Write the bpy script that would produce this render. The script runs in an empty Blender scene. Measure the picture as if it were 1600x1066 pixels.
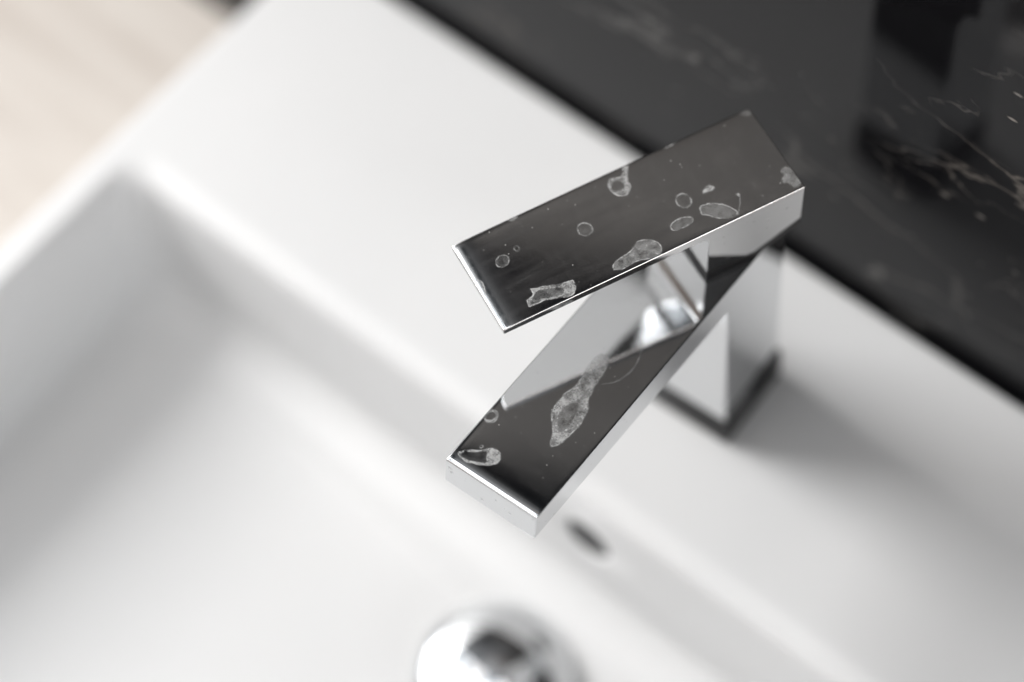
import bpy, bmesh, math, random
from mathutils import Vector, Matrix, noise
random.seed(4)
scene = bpy.context.scene
COL = scene.collection
CM = 0.01                      # the scene is measured in centimetres and built in metres

# ------------------------------------------------------------------ camera
cam_d = bpy.data.cameras.new('camera'); cam = bpy.data.objects.new('camera', cam_d); COL.objects.link(cam)
CAM = Vector((26.065, -33.185, 85.729)) * CM
YAW, PIT, ROLL = 0.8268048, 0.4977557, -0.1500759
rot = Matrix.Rotation(YAW, 4, 'Z') @ Matrix.Rotation(PIT, 4, 'X') @ Matrix.Rotation(ROLL, 4, 'Z')
cam.matrix_world = Matrix.Translation(CAM) @ rot
cam_d.sensor_width = 36; cam_d.lens = 79.02
cam_d.clip_start = 0.01; cam_d.clip_end = 50
cam_d.dof.use_dof = True; cam_d.dof.focus_distance = 0.800; cam_d.dof.aperture_fstop = 2.1
cam_d.dof.aperture_blades = 0
scene.camera = cam

# ------------------------------------------------------------------ light
world = bpy.data.worlds.new('World'); scene.world = world; world.use_nodes = True
wn = world.node_tree.nodes; bg = wn['Background']
bg.inputs['Strength'].default_value = 3.5
# the room round the basin, as soft light: pale walls, darker ceiling
wl = world.node_tree.links
wtc = wn.new('ShaderNodeTexCoord')
sep = wn.new('ShaderNodeSeparateXYZ'); wl.new(wtc.outputs['Generated'], sep.inputs[0])
wz = wn.new('ShaderNodeMapRange'); wz.interpolation_type = 'SMOOTHSTEP'      # pale walls low down, darker ceiling above
for k, v_ in (('From Min', 0.20), ('From Max', 0.80), ('To Min', 1.75), ('To Max', 0.60)): wz.inputs[k].default_value = v_
wl.new(sep.outputs['Z'], wz.inputs['Value'])
wx = wn.new('ShaderNodeMapRange')
for k, v_ in (('From Min', -0.2), ('From Max', 0.9), ('To Min', 1.07), ('To Max', 1.28)): wx.inputs[k].default_value = v_
wl.new(sep.outputs['X'], wx.inputs['Value'])
wy = wn.new('ShaderNodeMapRange')
for k, v_ in (('From Min', -0.40), ('From Max', 0.02), ('To Min', 0.14), ('To Max', 1.40)): wy.inputs[k].default_value = v_
wl.new(sep.outputs['Y'], wy.inputs['Value'])
wr0 = wn.new('ShaderNodeMath'); wr0.operation = 'MULTIPLY'; wl.new(wz.outputs['Result'], wr0.inputs[0]); wl.new(wx.outputs['Result'], wr0.inputs[1])
wr1 = wn.new('ShaderNodeMath'); wr1.operation = 'MULTIPLY'; wl.new(wr0.outputs[0], wr1.inputs[0]); wl.new(wy.outputs['Result'], wr1.inputs[1])
dot = wn.new('ShaderNodeVectorMath'); dot.operation = 'DOT_PRODUCT'; dot.inputs[1].default_value = (0.6, 0.0, 0.8)   # unlit upper corner of the room, away from the window
wl.new(wtc.outputs['Generated'], dot.inputs[0])
wd = wn.new('ShaderNodeMapRange'); wd.interpolation_type = 'SMOOTHSTEP'
for k, v_ in (('From Min', 0.80), ('From Max', 0.94), ('To Min', 1.0), ('To Max', 0.07)): wd.inputs[k].default_value = v_
wl.new(dot.outputs['Value'], wd.inputs['Value'])
wr = wn.new('ShaderNodeMath'); wr.operation = 'MULTIPLY'; wl.new(wr1.outputs[0], wr.inputs[0]); wl.new(wd.outputs['Result'], wr.inputs[1])
wmp = wn.new('ShaderNodeMapping'); wmp.inputs['Scale'].default_value = (1, 1, 0.35); wl.new(wtc.outputs['Generated'], wmp.inputs['Vector'])
wno = wn.new('ShaderNodeTexNoise'); wno.inputs['Scale'].default_value = 6.5; wno.inputs['Detail'].default_value = 1.5
wl.new(wmp.outputs[0], wno.inputs['Vector'])
wcr = wn.new('ShaderNodeValToRGB'); we = wcr.color_ramp.elements
for _ in range(2): we.new(0.5)
for k, (p_, c_) in zip(we, [(0.38, (0.16, 0.18, 0.20)), (0.44, (0.93, 0.95, 0.975)), (0.56, (1.20, 1.215, 1.24)), (0.62, (0.55, 0.44, 0.37))]):
    k.position = p_; k.color = (*c_, 1)
wl.new(wno.outputs['Fac'], wcr.inputs['Fac'])
wmx = wn.new('ShaderNodeVectorMath'); wmx.operation = 'SCALE'
wfl = wn.new('ShaderNodeMapRange')                                            # below the horizon: the brown floor of the room
for k, v_ in (('From Min', -0.02), ('From Max', 0.12), ('To Min', 0.0), ('To Max', 1.0)): wfl.inputs[k].default_value = v_
wl.new(sep.outputs['Z'], wfl.inputs['Value'])
wfm = wn.new('ShaderNodeMix'); wfm.data_type = 'RGBA'; wfm.inputs['A'].default_value = (0.20, 0.13, 0.09, 1)
wl.new(wfl.outputs['Result'], wfm.inputs['Factor']); wl.new(wcr.outputs['Color'], wfm.inputs['B'])
wl.new(wfm.outputs['Result'], wmx.inputs[0]); wl.new(wr.outputs[0], wmx.inputs['Scale'])
wl.new(wmx.outputs['Vector'], bg.inputs['Color'])

def area(name, loc, target, sx, sy, power, color):
    l = bpy.data.lights.new(name, 'AREA'); l.shape = 'RECTANGLE'; l.size = sx; l.size_y = sy
    l.energy = power; l.color = color
    o = bpy.data.objects.new(name, l); COL.objects.link(o)
    o.location = loc
    o.rotation_euler = (Vector(target) - Vector(loc)).to_track_quat('-Z', 'Y').to_euler()
    return o
area('window_light', (-1.50, -0.26, 1.14), (0, 0, 0.0), 1.10, 0.80, 39, (1.0, 0.992, 0.98))
area('added_spout_light', (-0.60, -0.79, 1.57), (-0.10, 0.09, 0.42), 0.62, 0.46, 1.75, (1.0, 0.93, 0.87))  # added unseen lamp, brightens what the spout top mirrors off the marble

scene.view_settings.view_transform = 'Standard'; scene.view_settings.look = 'None'
scene.view_settings.exposure = -0.02; scene.view_settings.gamma = 1
scene.render.film_transparent = False

# ------------------------------------------------------------------ helpers
def link(name, bm, mat, parent=None, smooth=True, mats=None):
    me = bpy.data.meshes.new(name)
    bm.normal_update(); bm.to_mesh(me); bm.free()
    for p in me.polygons: p.use_smooth = smooth
    for m in (mats or [mat]): me.materials.append(m)
    o = bpy.data.objects.new(name, me); COL.objects.link(o)
    if parent: o.parent = parent
    return o
def tag(o, label=None, cat=None, kind=None, group=None):
    if label: o['label'] = label
    if cat: o['category'] = cat
    if kind: o['kind'] = kind
    if group: o['group'] = group
    return o
def weighted(o):
    m = o.modifiers.new('weighted_normals', 'WEIGHTED_NORMAL'); m.keep_sharp = True; m.weight = 80
def prism_x(pts, x0, x1):
    """side profile (y, z) in cm, counter-clockwise seen from +X, extruded from x0 to x1"""
    bm = bmesh.new()
    a = [bm.verts.new((x0*CM, y*CM, z*CM)) for y, z in pts]
    b = [bm.verts.new((x1*CM, y*CM, z*CM)) for y, z in pts]
    n = len(pts)
    bm.faces.new(a[::-1]); bm.faces.new(b)
    for i in range(n):
        j = (i+1) % n
        bm.faces.new((a[i], a[j], b[j], b[i]))
    bmesh.ops.recalc_face_normals(bm, faces=bm.faces)
    return bm
def pillow(bm, pick, rings):
    """polished round-over: inset the picked faces again and again, each ring a hair higher"""
    faces = [f for f in bm.faces if pick(f)]
    for th, dp in rings:
        bmesh.ops.inset_region(bm, faces=faces, thickness=th*CM, depth=dp*CM, use_even_offset=True, use_boundary=True)
def tube(bm, prof, seg, cx=0, cy=0):
    """lathe (r, z) in cm round a vertical axis"""
    rows = []
    for r, z in prof:
        if r == 0: rows.append([bm.verts.new((cx*CM, cy*CM, z*CM))]); continue
        rows.append([bm.verts.new(((cx+r*math.cos(2*math.pi*i/seg))*CM, (cy+r*math.sin(2*math.pi*i/seg))*CM, z*CM)) for i in range(seg)])
    for a, b in zip(rows, rows[1:]):
        for i in range(seg):
            j = (i+1) % seg
            if len(a) == 1 and len(b) == 1: continue
            if len(a) == 1: bm.faces.new((a[0], b[j], b[i]))
            elif len(b) == 1: bm.faces.new((a[i], a[j], b[0]))
            else: bm.faces.new((a[i], a[j], b[j], b[i]))
    return bm

# ------------------------------------------------------------------ materials
def new_mat(name):
    m = bpy.data.materials.new(name); m.use_nodes = True
    return m, m.node_tree.nodes, m.node_tree.links, m.node_tree.nodes['Principled BSDF']
def N(nodes, kind, **kw):
    n = nodes.new(kind)
    for k, v in kw.items():
        if k in n.inputs: n.inputs[k].default_value = v
        else: setattr(n, k, v)
    return n
def ramp(nodes, stops):
    r = nodes.new('ShaderNodeValToRGB'); e = r.color_ramp.elements
    while len(e) < len(stops): e.new(0.5)
    for k, (p, c) in zip(e, stops): k.position = p; k.color = (c, c, c, 1) if not isinstance(c, tuple) else (*c, 1)
    return r

def chrome_mat(name, base, rough, film=0.12, haze=0.022):
    m, n, l, b = new_mat(name)
    b.inputs['Metallic'].default_value = 1
    tc = N(n, 'ShaderNodeTexCoord')
    # dried water film: soft low-contrast clouds that change gloss a little
    ns = N(n, 'ShaderNodeTexNoise', Scale=70.0, Detail=5.0, Roughness=0.6)
    ms = N(n, 'ShaderNodeMapping'); ms.inputs['Scale'].default_value = (3.0, 0.35, 1.0)
    l.new(tc.outputs['Object'], ms.inputs['Vector']); l.new(ms.outputs[0], ns.inputs['Vector'])
    r = ramp(n, [(0.35, rough), (0.70, rough+film)])
    l.new(ns.outputs['Fac'], r.inputs['Fac']); l.new(r.outputs['Color'], b.inputs['Roughness'])
    # specks of dust and scale
    vo = N(n, 'ShaderNodeTexVoronoi', Scale=300.0); l.new(tc.outputs['Object'], vo.inputs['Vector'])
    sp = ramp(n, [(0.0, 1.0), (0.05, 1.0), (0.10, 0.0)]); l.new(vo.outputs['Distance'], sp.inputs['Fac'])
    n2 = N(n, 'ShaderNodeTexNoise', Scale=190.0, Detail=2.0); l.new(tc.outputs['Object'], n2.inputs['Vector'])
    r2 = ramp(n, [(0.44, 0.0), (0.58, 1.0)]); l.new(n2.outputs['Fac'], r2.inputs['Fac'])
    mu = N(n, 'ShaderNodeMath', operation='MULTIPLY'); l.new(sp.outputs['Color'], mu.inputs[0]); l.new(r2.outputs['Color'], mu.inputs[1])
    mm = N(n, 'ShaderNodeMath', operation='MULTIPLY'); l.new(mu.outputs[0], mm.inputs[0]); mm.inputs[1].default_value = 0.5
    # wiped-on haze, drawn out in one direction
    mp = N(n, 'ShaderNodeMapping'); mp.inputs['Rotation'].default_value = (0, 0, 0.5); mp.inputs['Scale'].default_value = (1, 3.5, 1)
    l.new(tc.outputs['Object'], mp.inputs['Vector'])
    n3 = N(n, 'ShaderNodeTexNoise', Scale=60.0, Detail=8.0, Roughness=0.7); l.new(mp.outputs[0], n3.inputs['Vector'])
    r3 = ramp(n, [(0.50, 0.0), (0.80, haze)]); l.new(n3.outputs['Fac'], r3.inputs['Fac'])
    mh = N(n, 'ShaderNodeMath', operation='ADD'); l.new(mm.outputs[0], mh.inputs[0]); l.new(r3.outputs['Color'], mh.inputs[1]); mm = mh
    b.inputs['Base Color'].default_value = (*base, 1)
    d = N(n, 'ShaderNodeBsdfDiffuse'); d.inputs['Color'].default_value = (0.6, 0.59, 0.57, 1)
    mix = N(n, 'ShaderNodeMixShader'); l.new(mm.outputs[0], mix.inputs['Fac'])
    l.new(b.outputs[0], mix.inputs[1]); l.new(d.outputs[0], mix.inputs[2])
    l.new(mix.outputs[0], n['Material Output'].inputs['Surface'])
    nb = N(n, 'ShaderNodeTexNoise', Scale=26.0, Detail=2.0); l.new(tc.outputs['Object'], nb.inputs['Vector'])
    bp = N(n, 'ShaderNodeBump', Strength=0.05, Distance=0.0006); l.new(nb.outputs['Fac'], bp.inputs['Height'])
    l.new(bp.outputs['Normal'], b.inputs['Normal'])
    return m
CHROME = chrome_mat('chrome', (0.72, 0.73, 0.74), 0.035, 0.03)
LEVER_CHROME = chrome_mat('lever_chrome', (0.79, 0.79, 0.79), 0.055, 0.09)

def ceramic_mat():
    m, n, l, b = new_mat('white_glazed_ceramic')
    tc = N(n, 'ShaderNodeTexCoord'); ns = N(n, 'ShaderNodeTexNoise', Scale=9.0, Detail=4.0)
    l.new(tc.outputs['Object'], ns.inputs['Vector'])
    r = ramp(n, [(0.3, (0.695, 0.695, 0.693)), (0.7, (0.722, 0.721, 0.718))])
    l.new(ns.outputs['Fac'], r.inputs['Fac']); l.new(r.outputs['Color'], b.inputs['Base Color'])
    b.inputs['Roughness'].default_value = 0.33; b.inputs['IOR'].default_value = 1.33
    bp = N(n, 'ShaderNodeBump', Strength=0.04, Distance=0.002); l.new(ns.outputs['Fac'], bp.inputs['Height'])
    l.new(bp.outputs['Normal'], b.inputs['Normal'])
    return m
CERAMIC = ceramic_mat()

def marble_mat():
    m, n, l, b = new_mat('polished_black_marble')
    tc = N(n, 'ShaderNodeTexCoord')
    mp = N(n, 'ShaderNodeMapping'); mp.inputs['Rotation'].default_value = (0, math.radians(-40), 0); mp.inputs['Scale'].default_value = (0.8, 1, 2.2)
    l.new(tc.outputs['Object'], mp.inputs['Vector'])
    warp = N(n, 'ShaderNodeTexNoise', Scale=9.0, Detail=5.0, Roughness=0.6); l.new(mp.outputs[0], warp.inputs['Vector'])
    add = N(n, 'ShaderNodeMix', data_type='RGBA', blend_type='LINEAR_LIGHT'); add.inputs['Factor'].default_value = 0.07
    l.new(mp.outputs[0], add.inputs['A']); l.new(warp.outputs['Color'], add.inputs['B'])
    def veins(scale, width, strength, mlo, mhi, mscale):
        vo = N(n, 'ShaderNodeTexVoronoi', feature='DISTANCE_TO_EDGE', Scale=scale); l.new(add.outputs['Result'], vo.inputs['Vector'])
        r = ramp(n, [(0.0, 1.0), (width, 0.0)]); l.new(vo.outputs['Distance'], r.inputs['Fac'])
        mk = N(n, 'ShaderNodeTexNoise', Scale=mscale, Detail=3.0); l.new(tc.outputs['Object'], mk.inputs['Vector'])
        k = ramp(n, [(mlo, 0.0), (mhi, strength)]); l.new(mk.outputs['Fac'], k.inputs['Fac'])
        mu = N(n, 'ShaderNodeMath', operation='MULTIPLY'); l.new(r.outputs['Color'], mu.inputs[0]); l.new(k.outputs['Color'], mu.inputs[1])
        return mu
    a = veins(7.0, 0.014, 0.50, 0.48, 0.66, 12.0)
    c = veins(20.0, 0.024, 0.55, 0.52, 0.68, 22.0)
    sp = N(n, 'ShaderNodeTexVoronoi', Scale=60.0); l.new(mp.outputs[0], sp.inputs['Vector'])
    sr = ramp(n, [(0.0, 1.0), (0.07, 0.7), (0.13, 0.0)]); l.new(sp.outputs['Distance'], sr.inputs['Fac'])
    sk = N(n, 'ShaderNodeTexNoise', Scale=24.0, Detail=2.0); l.new(tc.outputs['Object'], sk.inputs['Vector'])
    sk2 = ramp(n, [(0.54, 0.0), (0.62, 1.0)]); l.new(sk.outputs['Fac'], sk2.inputs['Fac'])
    s = N(n, 'ShaderNodeMath', operation='MULTIPLY'); l.new(sr.outputs['Color'], s.inputs[0]); l.new(sk2.outputs['Color'], s.inputs[1])
    m1 = N(n, 'ShaderNodeMath', operation='MAXIMUM'); l.new(a.outputs[0], m1.inputs[0]); l.new(c.outputs[0], m1.inputs[1])
    m2 = N(n, 'ShaderNodeMath', operation='MAXIMUM'); l.new(m1.outputs[0], m2.inputs[0]); l.new(s.outputs[0], m2.inputs[1])
    tint = N(n, 'ShaderNodeTexNoise', Scale=5.0); l.new(tc.outputs['Object'], tint.inputs['Vector'])
    tr = ramp(n, [(0.45, (0.30, 0.295, 0.285)), (0.66, (0.27, 0.235, 0.20))]); l.new(tint.outputs['Fac'], tr.inputs['Fac'])
    mx = N(n, 'ShaderNodeMix', data_type='RGBA'); mx.inputs['A'].default_value = (0.007, 0.007, 0.008, 1)
    l.new(m2.outputs[0], mx.inputs['Factor']); l.new(tr.outputs['Color'], mx.inputs['B'])
    l.new(mx.outputs['Result'], b.inputs['Base Color'])
    b.inputs['Roughness'].default_value = 0.05; b.inputs['IOR'].default_value = 1.25
    return m
MARBLE = marble_mat()

def wood_mat():
    m, n, l, b = new_mat('pale_oak')
    tc = N(n, 'ShaderNodeTexCoord'); mp = N(n, 'ShaderNodeMapping'); mp.inputs['Scale'].default_value = (1.2, 14, 1)
    l.new(tc.outputs['Object'], mp.inputs['Vector'])
    ns = N(n, 'ShaderNodeTexNoise', Scale=6.0, Detail=6.0, Roughness=0.6, Distortion=0.4); l.new(mp.outputs[0], ns.inputs['Vector'])
    r = ramp(n, [(0.30, (0.47, 0.42, 0.375)), (0.5, (0.55, 0.505, 0.46)), (0.72, (0.60, 0.56, 0.515))])
    l.new(ns.outputs['Fac'], r.inputs['Fac']); l.new(r.outputs['Color'], b.inputs['Base Color'])
    b.inputs['Roughness'].default_value = 0.45
    bp = N(n, 'ShaderNodeBump', Strength=0.15, Distance=0.001); l.new(ns.outputs['Fac'], bp.inputs['Height']); l.new(bp.outputs['Normal'], b.inputs['Normal'])
    return m
WOOD = wood_mat()

def plain(name, col, rough, metal=0):
    m, n, l, b = new_mat(name)
    tc = N(n, 'ShaderNodeTexCoord'); ns = N(n, 'ShaderNodeTexNoise', Scale=60.0, Detail=3.0); l.new(tc.outputs['Object'], ns.inputs['Vector'])
    r = ramp(n, [(0.3, tuple(c*0.85 for c in col)), (0.7, tuple(c*1.1 for c in col))]); l.new(ns.outputs['Fac'], r.inputs['Fac'])
    l.new(r.outputs['Color'], b.inputs['Base Color']); b.inputs['Roughness'].default_value = rough; b.inputs['Metallic'].default_value = metal
    return m
BLACK = plain('black_rubber_and_shade', (0.010, 0.010, 0.011), 0.5)  # rubber of the base seal; also the painted shade in lever gap and overflow

def scale_mat():
    """dried limescale: how thick the crust lies is stored per point; thin crust lets the chrome through"""
    m, n, l, b = new_mat('dried_limescale')
    at = N(n, 'ShaderNodeAttribute', attribute_name='crust')
    tc = N(n, 'ShaderNodeTexCoord'); ns = N(n, 'ShaderNodeTexNoise', Scale=900.0, Detail=4.0, Roughness=0.7); l.new(tc.outputs['Object'], ns.inputs['Vector'])
    r = ramp(n, [(0.25, 0.72), (0.7, 1.15)]); l.new(ns.outputs['Fac'], r.inputs['Fac'])
    mu = N(n, 'ShaderNodeMath', operation='MULTIPLY', use_clamp=True); l.new(at.outputs['Fac'], mu.inputs[0]); l.new(r.outputs['Color'], mu.inputs[1])
    b.inputs['Base Color'].default_value = (0.60, 0.60, 0.59, 1); b.inputs['Roughness'].default_value = 0.7
    t = N(n, 'ShaderNodeBsdfTransparent'); mix = N(n, 'ShaderNodeMixShader')
    l.new(mu.outputs[0], mix.inputs['Fac']); l.new(t.outputs[0], mix.inputs[1]); l.new(b.outputs[0], mix.inputs[2])
    l.new(mix.outputs[0], n['Material Output'].inputs['Surface'])
    return m
LIMESCALE = scale_mat()

# ------------------------------------------------------------------ setting: wall and counter
WALL_Y = 9.55
bm = bmesh.new()
bmesh.ops.create_cube(bm, size=1, matrix=Matrix.Translation((0, (WALL_Y+1.0)*CM, 0.55)) @ Matrix.Diagonal((3.6, 2.0*CM, 1.50, 1)))
bmesh.ops.bevel(bm, geom=bm.edges[:], offset=0.001, segments=2, affect='EDGES')
wall = link('marble_wall', bm, MARBLE, smooth=False)
tag(wall, 'black polished marble wall with fine white veins behind the white basin', kind='structure')

CTR = -13.5
bm = bmesh.new()
bmesh.ops.create_cube(bm, size=1, matrix=Matrix.Translation((-0.10, (WALL_Y-0.1-27)*CM, (CTR-2)*CM)) @ Matrix.Diagonal((1.9, 54*CM, 4*CM, 1)))
bmesh.ops.bevel(bm, geom=bm.edges[:], offset=0.002, segments=3, affect='EDGES')
ctr = link('countertop', bm, WOOD, smooth=False)
tag(ctr, 'pale beige wooden countertop under the left side of the white basin', 'countertop')

# ------------------------------------------------------------------ basin
CORN, SIDE = 10, 26
def rrect(L, R, F, B, r, z):
    out = []
    for (cx, cy, a0) in ((R-r, B-r, 0), (L+r, B-r, 90), (L+r, F+r, 180), (R-r, F+r, 270)):
        for i in range(CORN+1):
            a = math.radians(a0 + 90*i/CORN); out.append((cx+r*math.cos(a), cy+r*math.sin(a), z))
        # straight run to the next corner
        nx, ny, na = {0: (L+r, B-r, 90), 90: (L+r, F+r, 180), 180: (R-r, F+r, 270), 270: (R-r, B-r, 0)}[a0]
        p = out[-1]; q = (nx + r*math.cos(math.radians(na)), ny + r*math.sin(math.radians(na)))
        for i in range(1, SIDE):
            t = i/SIDE; out.append((p[0]+(q[0]-p[0])*t, p[1]+(q[1]-p[1])*t, z))
    return out
OL, OR, OF, OB = -29.9, 29.9, -38.0, 9.15
IL, IR, IF, IB = -28.55, 28.55, -36.4, -4.35       # where the deck starts to roll into the bowl
BL, BR, BF, BB = -27.4, 27.4, -35.2, -7.0          # foot of the bowl walls
DRAIN = (-1.55, -11.85)
rings = []
rings.append(rrect(OL+3, OR-3, OF+3, OB-1.5, 1.0, CTR+0.02))
rings.append(rrect(OL+0.6, OR-0.6, OF+0.6, OB-0.4, 1.0, CTR+0.02))
rings.append(rrect(OL+0.3, OR-0.3, OF+0.3, OB-0.2, 1.0, CTR+0.4))
rings.append(rrect(OL, OR, OF, OB, 0.9, -1.2))
for i in range(0, 9):
    a = math.radians(90*i/8); e = 0.40
    rings.append(rrect(OL+e*(1-math.cos(a)), OR-e*(1-math.cos(a)), OF+e*(1-math.cos(a)), OB-e*(1-math.cos(a)), 0.9, -e+e*math.sin(a)))
rings.append(rrect(OL+0.55, OR-0.55, OF+0.55, OB-0.7, 0.9, 0.0))
rings.append(rrect(IL-0.25, IR+0.25, IF-0.25, IB+2.4, 1.3, 0.0))
rings.append(rrect(IL-0.1, IR+0.1, IF-0.1, IB+0.4, 1.3, 0.0))
RB, RL, ZR = 1.15, 0.50, 1.0                         # roll radii at the back and at the other sides
def wall_pos(t):                                   # 0 at the rim, 1 at the foot
    return t
ZF = -8.6
for i in range(0, 9):
    a = math.radians(80*i/8); s, c = math.sin(a), 1-math.cos(a)
    rings.append(rrect(IL+RL*s, IR-RL*s, IF+RL*s, IB-RB*s, 1.35+0.4*i/8, -ZR*c))
zt = -ZR*(1-math.cos(math.radians(80)))
for i in range(1, 15):
    t = i/14; rings.append(rrect(IL+RL+(BL-IL-RL-1.0)*t*0.8, IR-RL-(IR-BR-RL-1.0)*t*0.8, IF+RL+(BF-IF-RL-1)*t*0.8, IB-RB-(IB-BB-RB-1.0)*t, 1.75+0.9*t, zt+(ZF+1.6-zt)*t))
L1, R1, F1, B1 = IL+RL+(BL-IL-RL-1.0)*0.8, IR-RL-(IR-BR-RL-1.0)*0.8, IF+RL+(BF-IF-RL-1)*0.8, IB-RB-(IB-BB-RB-1.0)
for i in range(1, 10):
    a = math.radians(90*i/9); k = 1-math.cos(a)
    rings.append(rrect(L1+1.5*k, R1-1.5*k, F1+1.5*k, B1-2.2*k, 2.65+1.3*i/9, ZF+1.6-1.6*math.sin(a)))
L2, R2, F2, B2 = L1+1.5, R1-1.5, F1+1.5, B1-2.2
for i in range(1, 13):
    t = i/12; dl = 2.0
    q = rrect(L2+(DRAIN[0]-dl-L2)*t, R2+(DRAIN[0]+dl-R2)*t, F2+(DRAIN[1]-dl-F2)*t, B2+(DRAIN[1]+dl-B2)*t, 3.95-2.0*t+0.03, ZF-0.9*t)
    rings.append(q)
bm = bmesh.new(); rows = [[bm.verts.new((x*CM, y*CM, z*CM)) for x, y, z in r] for r in rings]
M_ = len(rows[0])
for a, b in zip(rows, rows[1:]):
    for i in range(M_):
        j = (i+1) % M_; bm.faces.new((a[i], a[j], b[j], b[i]))
bm.faces.new(rows[0][::-1]); bm.faces.new(rows[-1])
bmesh.ops.recalc_face_normals(bm, faces=bm.faces)
basin = link('washbasin', bm, CERAMIC)
tag(basin, 'white rectangular ceramic basin with wide rear deck holding the tap', 'washbasin')
# overflow opening bored into the sloping back wall of the bowl
slope_n = Vector((0, -(zt-(ZF+1.6)), (IB-RB)-B1)).normalized(); slope_n = Vector((0, -abs(slope_n.y), abs(slope_n.z)))
HOLE = Vector((-0.95, IB-RB-(IB-RB-B1)*0.50, zt+(ZF+1.6-zt)*0.50)) * CM
bm = bmesh.new(); prof = [(0, -3.0), (1.12, -3.0), (1.12, -0.40), (1.13, -0.25), (1.16, -0.13), (1.21, -0.04), (1.30, 0.02), (1.5, 0.08), (1.8, 0.9), (0, 0.9)]
tube(bm, prof, 64); bmesh.ops.recalc_face_normals(bm, faces=bm.faces)
qr = slope_n.to_track_quat('Z', 'X').to_matrix().to_4x4()
bm.transform(Matrix.Translation(HOLE) @ qr)
cut = link('cutter', bm, CERAMIC)
bo = basin.modifiers.new('overflow', 'BOOLEAN'); bo.object = cut; bo.operation = 'DIFFERENCE'; bo.solver = 'EXACT'
bpy.context.view_layer.update()
me = bpy.data.meshes.new_from_object(basin.evaluated_get(bpy.context.evaluated_depsgraph_get()))
basin.modifiers.clear(); basin.data = me; bpy.data.objects.remove(cut)
for p in me.polygons: p.use_smooth = True
me.name = 'washbasin'

# black plug just inside the overflow opening, standing in for its shade
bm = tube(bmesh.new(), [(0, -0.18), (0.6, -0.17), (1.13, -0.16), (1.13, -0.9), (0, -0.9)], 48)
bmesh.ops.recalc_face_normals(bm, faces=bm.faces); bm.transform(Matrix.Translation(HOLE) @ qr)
link('overflow_shade', bm, BLACK, basin)


# ------------------------------------------------------------------ drain stopper
ZD = ZF-0.9
t = bpy.data.objects.new('drain_stopper', None); COL.objects.link(t); t.location = (DRAIN[0]*CM, DRAIN[1]*CM, ZD*CM); t.empty_display_size = 0.02
tag(t, 'round domed chrome drain stopper on the floor of the white bowl', 'drain stopper')
bm = tube(bmesh.new(), [(0, -0.05), (3.55, -0.05), (3.60, 0.0), (3.55, 0.12), (3.45, 0.16), (3.35, 0.13), (3.25, 0.0)], 96)
link('flange', bm, CHROME, t)
prof = [(0, 0.35), (3.3, 0.38), (3.55, 0.42), (3.62, 0.50), (3.63, 0.58)]
for i in range(1, 15):
    a = math.radians(90*i/14); prof.append((3.63*math.cos(a)**0.8 if i < 14 else 0, 0.58+1.3*math.sin(a)))
bm = tube(bmesh.new(), prof, 96)
bmesh.ops.recalc_face_normals(bm, faces=bm.faces)
link('cap', bm, CHROME, t)
bm = tube(bmesh.new(), [(0.8, 0.0), (0.8, 0.4)], 32); link('stem', bm, CHROME, t)

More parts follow.
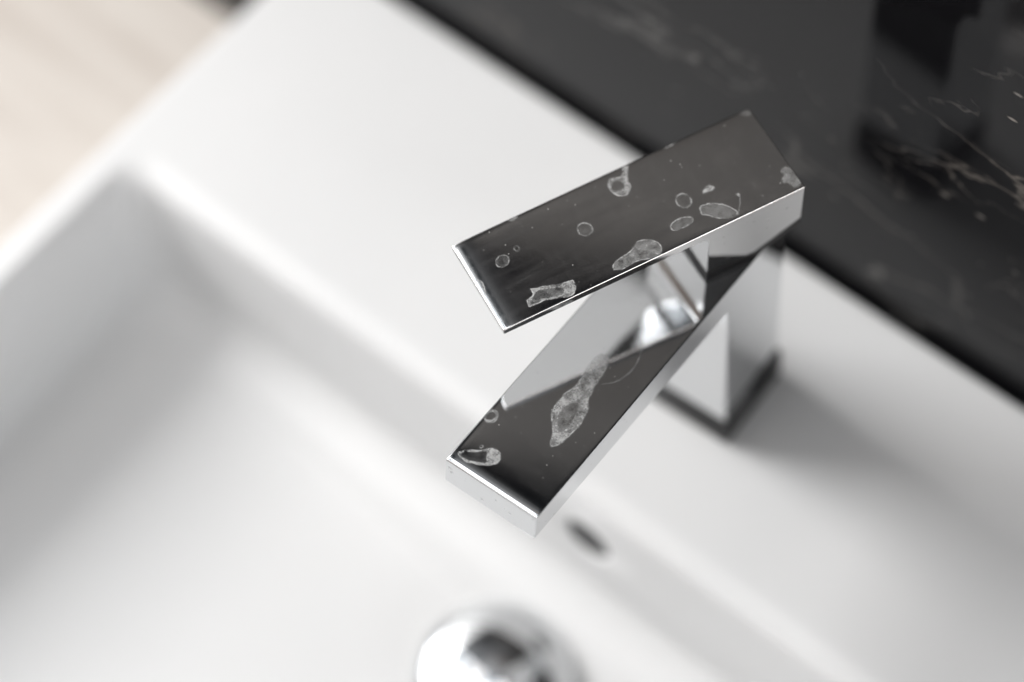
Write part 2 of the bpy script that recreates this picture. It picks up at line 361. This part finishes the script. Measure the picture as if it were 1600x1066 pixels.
# ------------------------------------------------------------------ tap
tap = bpy.data.objects.new('basin_tap', None); COL.objects.link(tap); tap.empty_display_size = 0.03
tap.rotation_euler = (0, 0, 0.0513)
tag(tap, 'angular chrome basin tap with flat lever, spotted with dried white limescale', 'tap')
D, H, L, SL, HW = 3.815, 12.641, 11.819, -0.0983, 2.0
top = lambda y: H + SL*(y-D)
LEVER_MARKS = [  # outline, bare centre, fill, rim, rim width, fill of the centre
    [[[-1.526,6.241],[-1.729,6.07],[-1.723,5.843],[-1.599,5.642],[-1.749,5.458],[-1.949,5.387],[-1.947,5.188],[-1.876,5.147],[-1.659,5.298],[-1.398,5.474],[-1.106,5.486],[-0.892,5.636],[-0.81,5.851],[-0.909,6.094],[-1.172,6.247]],[[-1.481,6.117],[-1.575,5.965],[-1.519,5.756],[-1.333,5.68],[-1.148,5.733],[-1.106,5.915],[-1.163,6.103],[-1.314,6.159]],0.42,0.75,0.03,0.05],
    [[[0.65,3.961],[0.702,4.05],[0.716,4.15],[0.692,4.248],[0.632,4.332],[0.542,4.392],[0.435,4.422],[0.322,4.417],[0.217,4.378],[0.134,4.31],[0.081,4.221],[0.066,4.121],[0.091,4.023],[0.151,3.938],[0.241,3.878],[0.349,3.848],[0.462,3.854],[0.566,3.893]],None,0.03,0.5,0.035,0],
    [[[-0.043,7.646],[0.016,7.726],[0.04,7.82],[0.027,7.917],[-0.021,8.004],[-0.1,8.072],[-0.198,8.113],[-0.306,8.121],[-0.409,8.095],[-0.495,8.038],[-0.554,7.958],[-0.579,7.864],[-0.566,7.767],[-0.518,7.679],[-0.439,7.61],[-0.34,7.57],[-0.232,7.563],[-0.129,7.589]],None,0.05,0.5,0.035,0],
    [[[1.115,5.136],[0.979,4.919],[0.953,4.607],[1.068,4.274],[1.241,4.194],[1.367,4.346],[1.404,4.616],[1.39,4.955],[1.286,5.144]],None,0.13,0.7,0.03,0],
    [[[0.88,3.767],[0.887,3.521],[1.019,3.197],[1.279,2.898],[1.625,2.7],[1.808,2.688],[1.886,2.904],[1.781,3.242],[1.578,3.523],[1.317,3.72],[1.26,3.886],[1.057,3.829]],None,0.17,0.75,0.028,0],
    [[[1.835,2.744],[1.683,2.595],[1.519,2.468],[1.208,2.284],[1.224,2.254],[1.553,2.448],[1.718,2.575],[1.883,2.742]],None,0.4,0.3,0.02,0],
    [[[0.448,3.397],[0.275,3.216],[0.23,3.04],[0.372,2.871],[0.487,2.877],[0.515,3.105],[0.475,3.282]],None,0.6,0.4,0.04,0],
    [[[1.064,2.351],[1.071,2.254],[1.144,2.207],[1.229,2.267],[1.213,2.338]],None,0.6,0.4,0.04,0],
    [[[1.647,7.776],[1.463,7.635],[1.386,7.318],[1.356,6.958],[1.245,6.7],[1.07,6.474],[1.124,6.189],[1.287,5.936],[1.544,5.785],[1.81,5.827],[2.004,5.996],[2.005,6.242],[1.912,6.534],[1.823,6.778],[1.807,7.014],[1.86,7.289],[1.841,7.571],[1.738,7.758]],None,0.26,0.75,0.03,0],
    [[[1.635,11.154],[1.478,11.111],[1.315,11.052],[1.311,10.915],[1.269,10.778],[1.135,10.734],[0.948,10.757],[1.052,10.541],[1.082,10.287],[1.185,10.071],[1.264,9.842],[1.324,9.604],[1.36,9.352],[1.369,9.207],[1.527,9.238],[1.708,9.268],[1.938,9.495],[1.912,9.785],[1.785,9.987],[1.742,10.234],[1.652,10.456],[1.634,10.716],[1.64,10.989]],[[1.462,10.928],[1.261,10.72],[1.15,10.593],[1.262,10.247],[1.432,9.797],[1.579,9.673],[1.751,9.834],[1.657,10.189],[1.545,10.534]],0.42,0.85,0.03,0.12],
    [[[-0.542,10.794],[-0.457,10.815],[-0.379,10.866],[-0.319,10.941],[-0.283,11.031],[-0.277,11.125],[-0.3,11.212],[-0.35,11.282],[-0.421,11.326],[-0.504,11.338],[-0.59,11.318],[-0.668,11.267],[-0.728,11.192],[-0.764,11.102],[-0.771,11.007],[-0.747,10.92],[-0.697,10.85],[-0.626,10.806]],None,0.08,0.5,0.03,0],
    [[[-0.691,10.278],[-0.658,10.302],[-0.635,10.336],[-0.625,10.374],[-0.63,10.411],[-0.648,10.444],[-0.678,10.469],[-0.716,10.481],[-0.757,10.481],[-0.797,10.468],[-0.83,10.443],[-0.853,10.409],[-0.863,10.372],[-0.858,10.334],[-0.84,10.301],[-0.81,10.276],[-0.772,10.264],[-0.731,10.264]],None,0.02,0.3,0.025,0],
    [[[-0.358,12.315],[-0.294,12.2],[-0.199,12.114],[-0.042,12.074],[0.139,12.107],[0.335,12.181],[0.464,12.262],[0.506,12.33],[0.427,12.33]],[[-0.321,12.334],[-0.251,12.222],[-0.156,12.15],[-0.031,12.127],[0.128,12.155],[0.306,12.234],[0.39,12.297]],0.4,0.3,0.02,0],
    [[[1.023,0.477],[0.909,0.358],[0.896,0.167],[1.034,0.027],[1.342,0.01],[1.623,-0.022],[1.808,-0.012],[1.916,0.307],[1.704,0.432],[1.494,0.488],[1.533,0.632],[1.312,0.601],[1.152,0.352]],None,0.28,0.15,0.05,0],
    [[[-1.961,3.648],[-2.056,3.513],[-2.094,3.319],[-2.022,3.147],[-1.931,3.159],[-1.903,3.327],[-1.906,3.528]],None,0.6,0.3,0.04,0],
    [[[-1.964,10.118],[-2.025,9.91],[-1.995,9.729],[-1.911,9.705],[-1.862,9.829],[-1.861,9.996]],None,0.3,0.3,0.03,0],
    [[[-2.124,0.444],[-2.081,0.212],[-1.859,0.035],[-1.658,0.051],[-1.679,0.244],[-1.873,0.438]],None,0.15,0.1,0.05,0],
]
SPOUT_MARKS = [  # outline, bare centre, fill, rim, rim width, fill of the centre
    [[[0.057,6.888],[0.278,6.73],[0.383,6.361],[0.453,5.967],[0.488,5.55],[0.562,5.227],[0.628,4.961],[0.819,4.727],[0.926,4.433],[1.018,3.943],[0.973,3.354],[0.904,2.873],[0.775,2.618],[0.651,2.6],[0.529,2.778],[0.422,3.067],[0.208,3.341],[-0.063,3.635],[-0.202,3.968],[-0.223,4.329],[-0.229,4.701],[-0.106,5.045],[-0.113,5.42],[-0.184,5.812],[-0.251,6.273],[-0.262,6.586],[-0.137,6.859]],[[0.595,3.221],[0.33,3.493],[0.128,3.839],[0.082,4.205],[0.217,4.53],[0.454,4.644],[0.606,4.319],[0.663,3.864],[0.696,3.444]],0.42,0.5,0.035,0.14],
    [[[-1.841,0.44],[-1.64,0.736],[-1.201,1.002],[-1.033,1.273],[-0.739,1.406],[-0.489,1.288],[-0.36,1.019],[-0.487,0.767],[-0.753,0.557],[-1.158,0.389],[-1.507,0.287]],[[-1.731,0.437],[-1.552,0.692],[-1.159,0.948],[-0.996,1.154],[-0.872,0.881],[-0.676,0.735],[-1.131,0.494],[-1.481,0.391]],0.5,0.6,0.035,0.04],
    [[[-1.958,2.102],[-2.041,2.352],[-1.905,2.627],[-1.667,2.655],[-1.504,2.44],[-1.522,2.153],[-1.754,2.005]],[[-1.868,2.182],[-1.922,2.366],[-1.832,2.532],[-1.707,2.538],[-1.616,2.418],[-1.642,2.225],[-1.779,2.136]],0.38,0.3,0.03,0.0],
    [[[-1.22,1.195],[-1.208,1.171],[-1.206,1.143],[-1.213,1.116],[-1.23,1.092],[-1.253,1.074],[-1.281,1.065],[-1.31,1.066],[-1.336,1.075],[-1.357,1.094],[-1.369,1.118],[-1.372,1.146],[-1.364,1.173],[-1.348,1.197],[-1.324,1.215],[-1.296,1.224],[-1.267,1.224],[-1.241,1.214]],None,0.05,0.45,0.03,0],
    [[[0.347,8.332],[0.526,8.231],[0.745,8.043],[0.947,7.742],[1.056,7.437],[1.12,6.972],[1.094,6.634],[1.004,6.313],[0.838,6.025],[0.59,5.777],[0.614,5.745],[0.882,5.994],[1.055,6.287],[1.153,6.627],[1.179,6.978],[1.116,7.443],[0.996,7.778],[0.782,8.097],[0.55,8.288],[0.37,8.375]],None,0.22,0.0,0.02,0],
]
# hand-polished tops: they fall away softly towards the tip and the left edge
def drop(d_tip, d_left, d_right):
    d_tip, d_left, d_right = max(0, d_tip), max(0, d_left), max(0, d_right)
    return -(0.050*math.exp(-d_tip/0.19)+0.020*math.exp(-d_tip/0.50)) - (0.014*math.exp(-d_left/0.08)+0.006*math.exp(-d_left/0.30)) - 0.003*math.exp(-d_right/0.06)
def polish(bm, topz, tip_y, hw, depth, length):
    cuts = [0.055, 0.09, 0.13, 0.18, 0.24, 0.31, 0.40, 0.52, 0.68, 0.9, 1.2, 1.6]
    def cut(co, no):
        bmesh.ops.bisect_plane(bm, geom=bm.verts[:]+bm.edges[:]+bm.faces[:], plane_co=[c*CM for c in co], plane_no=no, dist=1e-7)
    for c in cuts:
        cut((0, tip_y+c, 0), (0, 1, 0)); cut((-hw+c, 0, 0), (1, 0, 0))
    for c in (0.055, 0.09, 0.14, 0.22): cut((hw-c, 0, 0), (1, 0, 0))
    cut((0, tip_y+2.5, 0), (0, 1, 0)); cut((0, tip_y+5, 0), (0, 1, 0)); cut((0, tip_y+9, 0), (0, 1, 0))
    for v in bm.verts:
        x, y, z = v.co/CM
        k = 1-min(1, max(0, topz(y)-z-0.06)/0.25)
        if k > 0: v.co.z += k*drop(y-tip_y, x+hw, hw-x)*CM
def polish_drop(x, y, LIM):
    hw, ln, _, mode = LIM
    if mode == 'flat': return 0
    return drop((ln-y) if mode == 'rear' else y, x+hw, hw-x)
# body: column and flat spout in one piece
prof = [(0, 1.9), (D, 1.9), (D, H), (-L, top(-L)), (-L-0.258, top(-L)-1.343), (0, 11.352)]
bm = prism_x(prof, -HW, HW)
bmesh.ops.bevel(bm, geom=bm.edges[:], offset=0.045*CM, segments=3, profile=0.5, affect='EDGES')
polish(bm, lambda y: top(y), -L, HW, 0.4, 15.6)
body = link('body', bm, CHROME, tap); weighted(body)
# black sealing plinth under the column
bm = prism_x([(-0.06, 0.01), (D+0.26, 0.01), (D+0.22, 2.20), (-0.04, 2.0)], -HW-0.06, HW+0.14)
bmesh.ops.bevel(bm, geom=bm.edges[:], offset=0.08*CM, segments=3, affect='EDGES')
tag(link('base_seal', bm, BLACK, tap), 'black rubber seal under the chrome column')
# black filler added to darken the shaded gap between body and lever
lev = Matrix(((0.903403, 0.428466, 0.01673, 0.96776), (-0.428793, 0.902715, 0.035248, 4.56269), (0, -0.039017, 0.999239, 16.03906), (0, 0, 0, 1)))
lev.translation *= CM
bm = prism_x([(0.01, -2.07), (0.01, -2.40), (-1.80, -3.24), (-3.99, -3.15), (-3.99, -2.83), (-1.90, -2.97)], -2.02, 2.02)
gap_shade = link('lever_gap_shade', bm, BLACK, tap, smooth=False); gap_shade.matrix_local = lev
# lever: local x across, -y forward, z up; origin at the middle of the rear top edge
LL, LW = 12.36, 2.005
side = [(0, 0), (0, -2.12), (-1.88, -3.04), (-3.98, -2.90), (-3.98, -0.72), (-4.02, -0.58), (-4.12, -0.48), (-4.28, -0.43), (-LL, -0.33), (-LL, 0)]
bm = prism_x(side, -LW, LW)
sharp = [e for e in bm.edges if e.calc_face_angle(0) > math.radians(28)]
bmesh.ops.bevel(bm, geom=sharp, offset=0.032*CM, segments=3, profile=0.5, affect='EDGES')
polish(bm, lambda y: 0.0, -LL, LW, 0.3, 12.36)
lever = link('lever', bm, LEVER_CHROME, tap); lever.matrix_local = lev; weighted(lever)

# ------------------------------------------------------------------ dried water marks
def seg_d(px, py, poly):
    best = 1e9; inside = False; n = len(poly); j = n-1
    for i in range(n):
        ax, ay = poly[j]; bx, by = poly[i]
        dx, dy = bx-ax, by-ay; q = dx*dx+dy*dy
        u = 0 if q == 0 else max(0, min(1, ((px-ax)*dx+(py-ay)*dy)/q))
        ex, ey = px-ax-u*dx, py-ay-u*dy; d = ex*ex+ey*ey
        if d < best: best = d
        if (ay > py) != (by > py) and px < (bx-ax)*(py-ay)/(by-ay)+ax: inside = not inside
        j = i
    d = math.sqrt(best); return -d if inside else d
def smooth(poly):
    o = []
    for i in range(len(poly)):
        a, b = poly[i], poly[(i+1) % len(poly)]
        o += [(a[0]*.75+b[0]*.25, a[1]*.75+b[1]*.25), (a[0]*.25+b[0]*.75, a[1]*.25+b[1]*.75)]
    return o
def water_mark(spec, parent, flip, z, lim, LIM):
    poly, hole, fill, edge, ew, hf = spec
    poly = smooth(poly); hole = smooth(hole) if hole else None
    xs = [p[0] for p in poly]; ys = [p[1] for p in poly]; pad = 0.05
    x0, x1, y0, y1 = min(xs)-pad, max(xs)+pad, min(ys)-pad, max(ys)+pad
    x0 = max(x0, -lim[0]); x1 = min(x1, lim[0]); y0 = max(y0, lim[1]); y1 = min(y1, lim[2])
    h = max(0.016, math.sqrt((x1-x0)*(y1-y0)/14000)); nx, ny = max(2, int((x1-x0)/h)), max(2, int((y1-y0)/h))
    seed = random.random()*50; V = []; A = []
    for j in range(ny+1):
        for i in range(nx+1):
            x, y = x0+(x1-x0)*i/nx, y0+(y1-y0)*j/ny
            w = Vector((x*5, y*5, seed)); wx = noise.noise(w*1.6)*0.022+noise.noise(w*5)*0.010; wy = noise.noise(w*1.6+Vector((9, 9, 9)))*0.022+noise.noise(w*5+Vector((4, 4, 4)))*0.010
            d = seg_d(x+wx, y+wy, poly)
            a = 0.0
            if d < ew:
                ring = math.exp(-(d/ew+0.55)**2*2.2) * edge * max(0.15, 0.62+1.1*noise.noise(w*0.7+Vector((3, 1, 7)))+0.5*noise.noise(w*2.3))
                body_ = 0
                if d < 0:
                    body_ = min(1, -d/(ew*0.8))
                    mott = 0.74 + 0.85*noise.noise(w*0.8) + 0.60*noise.noise(w*2.9) + 0.14*random.random()
                    f = fill
                    if hole:
                        hd = seg_d(x+wx, y+wy, hole)
                        k = max(0, min(1, 0.5-hd/0.045)); f = fill*(1-k)+hf*k
                    body_ *= f*max(0, mott)
                a = max(ring, body_, 0)
            V.append((x, y, a)); 
    bmm = bmesh.new(); lay = bmm.verts.layers.float.new('crust')
    vs = []
    for x, y, a in V:
        v = bmm.verts.new((x*CM, flip*y*CM, (z+polish_drop(x, y if flip > 0 else y, LIM)+0.0010+0.0007*min(1, a))*CM)); v[lay] = min(1, a); vs.append(v)
    for j in range(ny):
        for i in range(nx):
            q = [vs[j*(nx+1)+i], vs[j*(nx+1)+i+1], vs[(j+1)*(nx+1)+i+1], vs[(j+1)*(nx+1)+i]]
            if max(v[lay] for v in q) < 0.004: continue
            bmm.faces.new(q if flip > 0 else q[::-1])
    bmesh.ops.delete(bmm, geom=[v for v in bmm.verts if not v.link_faces], context='VERTS')
    return link('limescale_mark', bmm, LIMESCALE, parent)
for s in LEVER_MARKS:
    water_mark(s, lever, -1, 0, (LW-0.05, 0.04, LL-0.05), (LW, LL, 1, 'rear'))
spout_top = Matrix.Translation((0, -L*CM, top(-L)*CM)) @ Matrix.Rotation(math.atan(SL), 4, 'X')
for s in SPOUT_MARKS:
    o = water_mark(s, body, 1, 0, (HW-0.05, 0.05, 15.5), (HW, 15.6, 1, 'tip')); o.matrix_local = spout_top
# a few small marks on the upright faces: u along the face, v up it
DEG = math.radians
def blot(u, v, r, seed):
    rnd = random.Random(seed)
    return [[[u+r*(0.7+0.6*rnd.random())*math.cos(DEG(30*k)), v+r*(0.7+0.7*rnd.random())*math.sin(DEG(30*k))] for k in range(12)], None, 0.24, 0.2, 0.03, 0]
side_m = Matrix.Translation((LW*CM, 0, 0)) @ Matrix(((0, 0, 1, 0), (-1, 0, 0, 0), (0, -1, 0, 0), (0, 0, 0, 1)))
for u, v, r in ((1.45, 1.15, 0.07), (1.50, 1.62, 0.05), (2.1, 0.75, 0.04), (0.7, 0.9, 0.05)):
    o = water_mark(blot(u, v, r, int(u*100)), lever, 1, 0, (99, -99, 99), (1, 1, 1, 'flat')); o.matrix_local = side_m
tip_o = Vector((0, -L*CM, top(-L)*CM)); tip_d = (Vector((0, -L-0.258, top(-L)-1.343))*CM-tip_o).normalized()
tip_x = Vector((1, 0, 0)); tip_z = tip_x.cross(tip_d)
if tip_z.y > 0: tip_z = -tip_z
tip_m = Matrix.Translation(tip_o) @ Matrix(((tip_x.x, tip_d.x, tip_z.x, 0), (tip_x.y, tip_d.y, tip_z.y, 0), (tip_x.z, tip_d.z, tip_z.z, 0), (0, 0, 0, 1)))
for u, v, r in ((-1.80, 0.45, 0.10), (-1.72, 0.62, 0.07), (-0.35, 1.05, 0.06), (0.25, 0.55, 0.04), (0.9, 0.8, 0.05), (1.85, 0.25, 0.04)):
    o = water_mark(blot(u, v, r, int(u*100)), body, 1, 0, (99, -99, 99), (1, 1, 1, 'flat')); o.matrix_local = tip_m
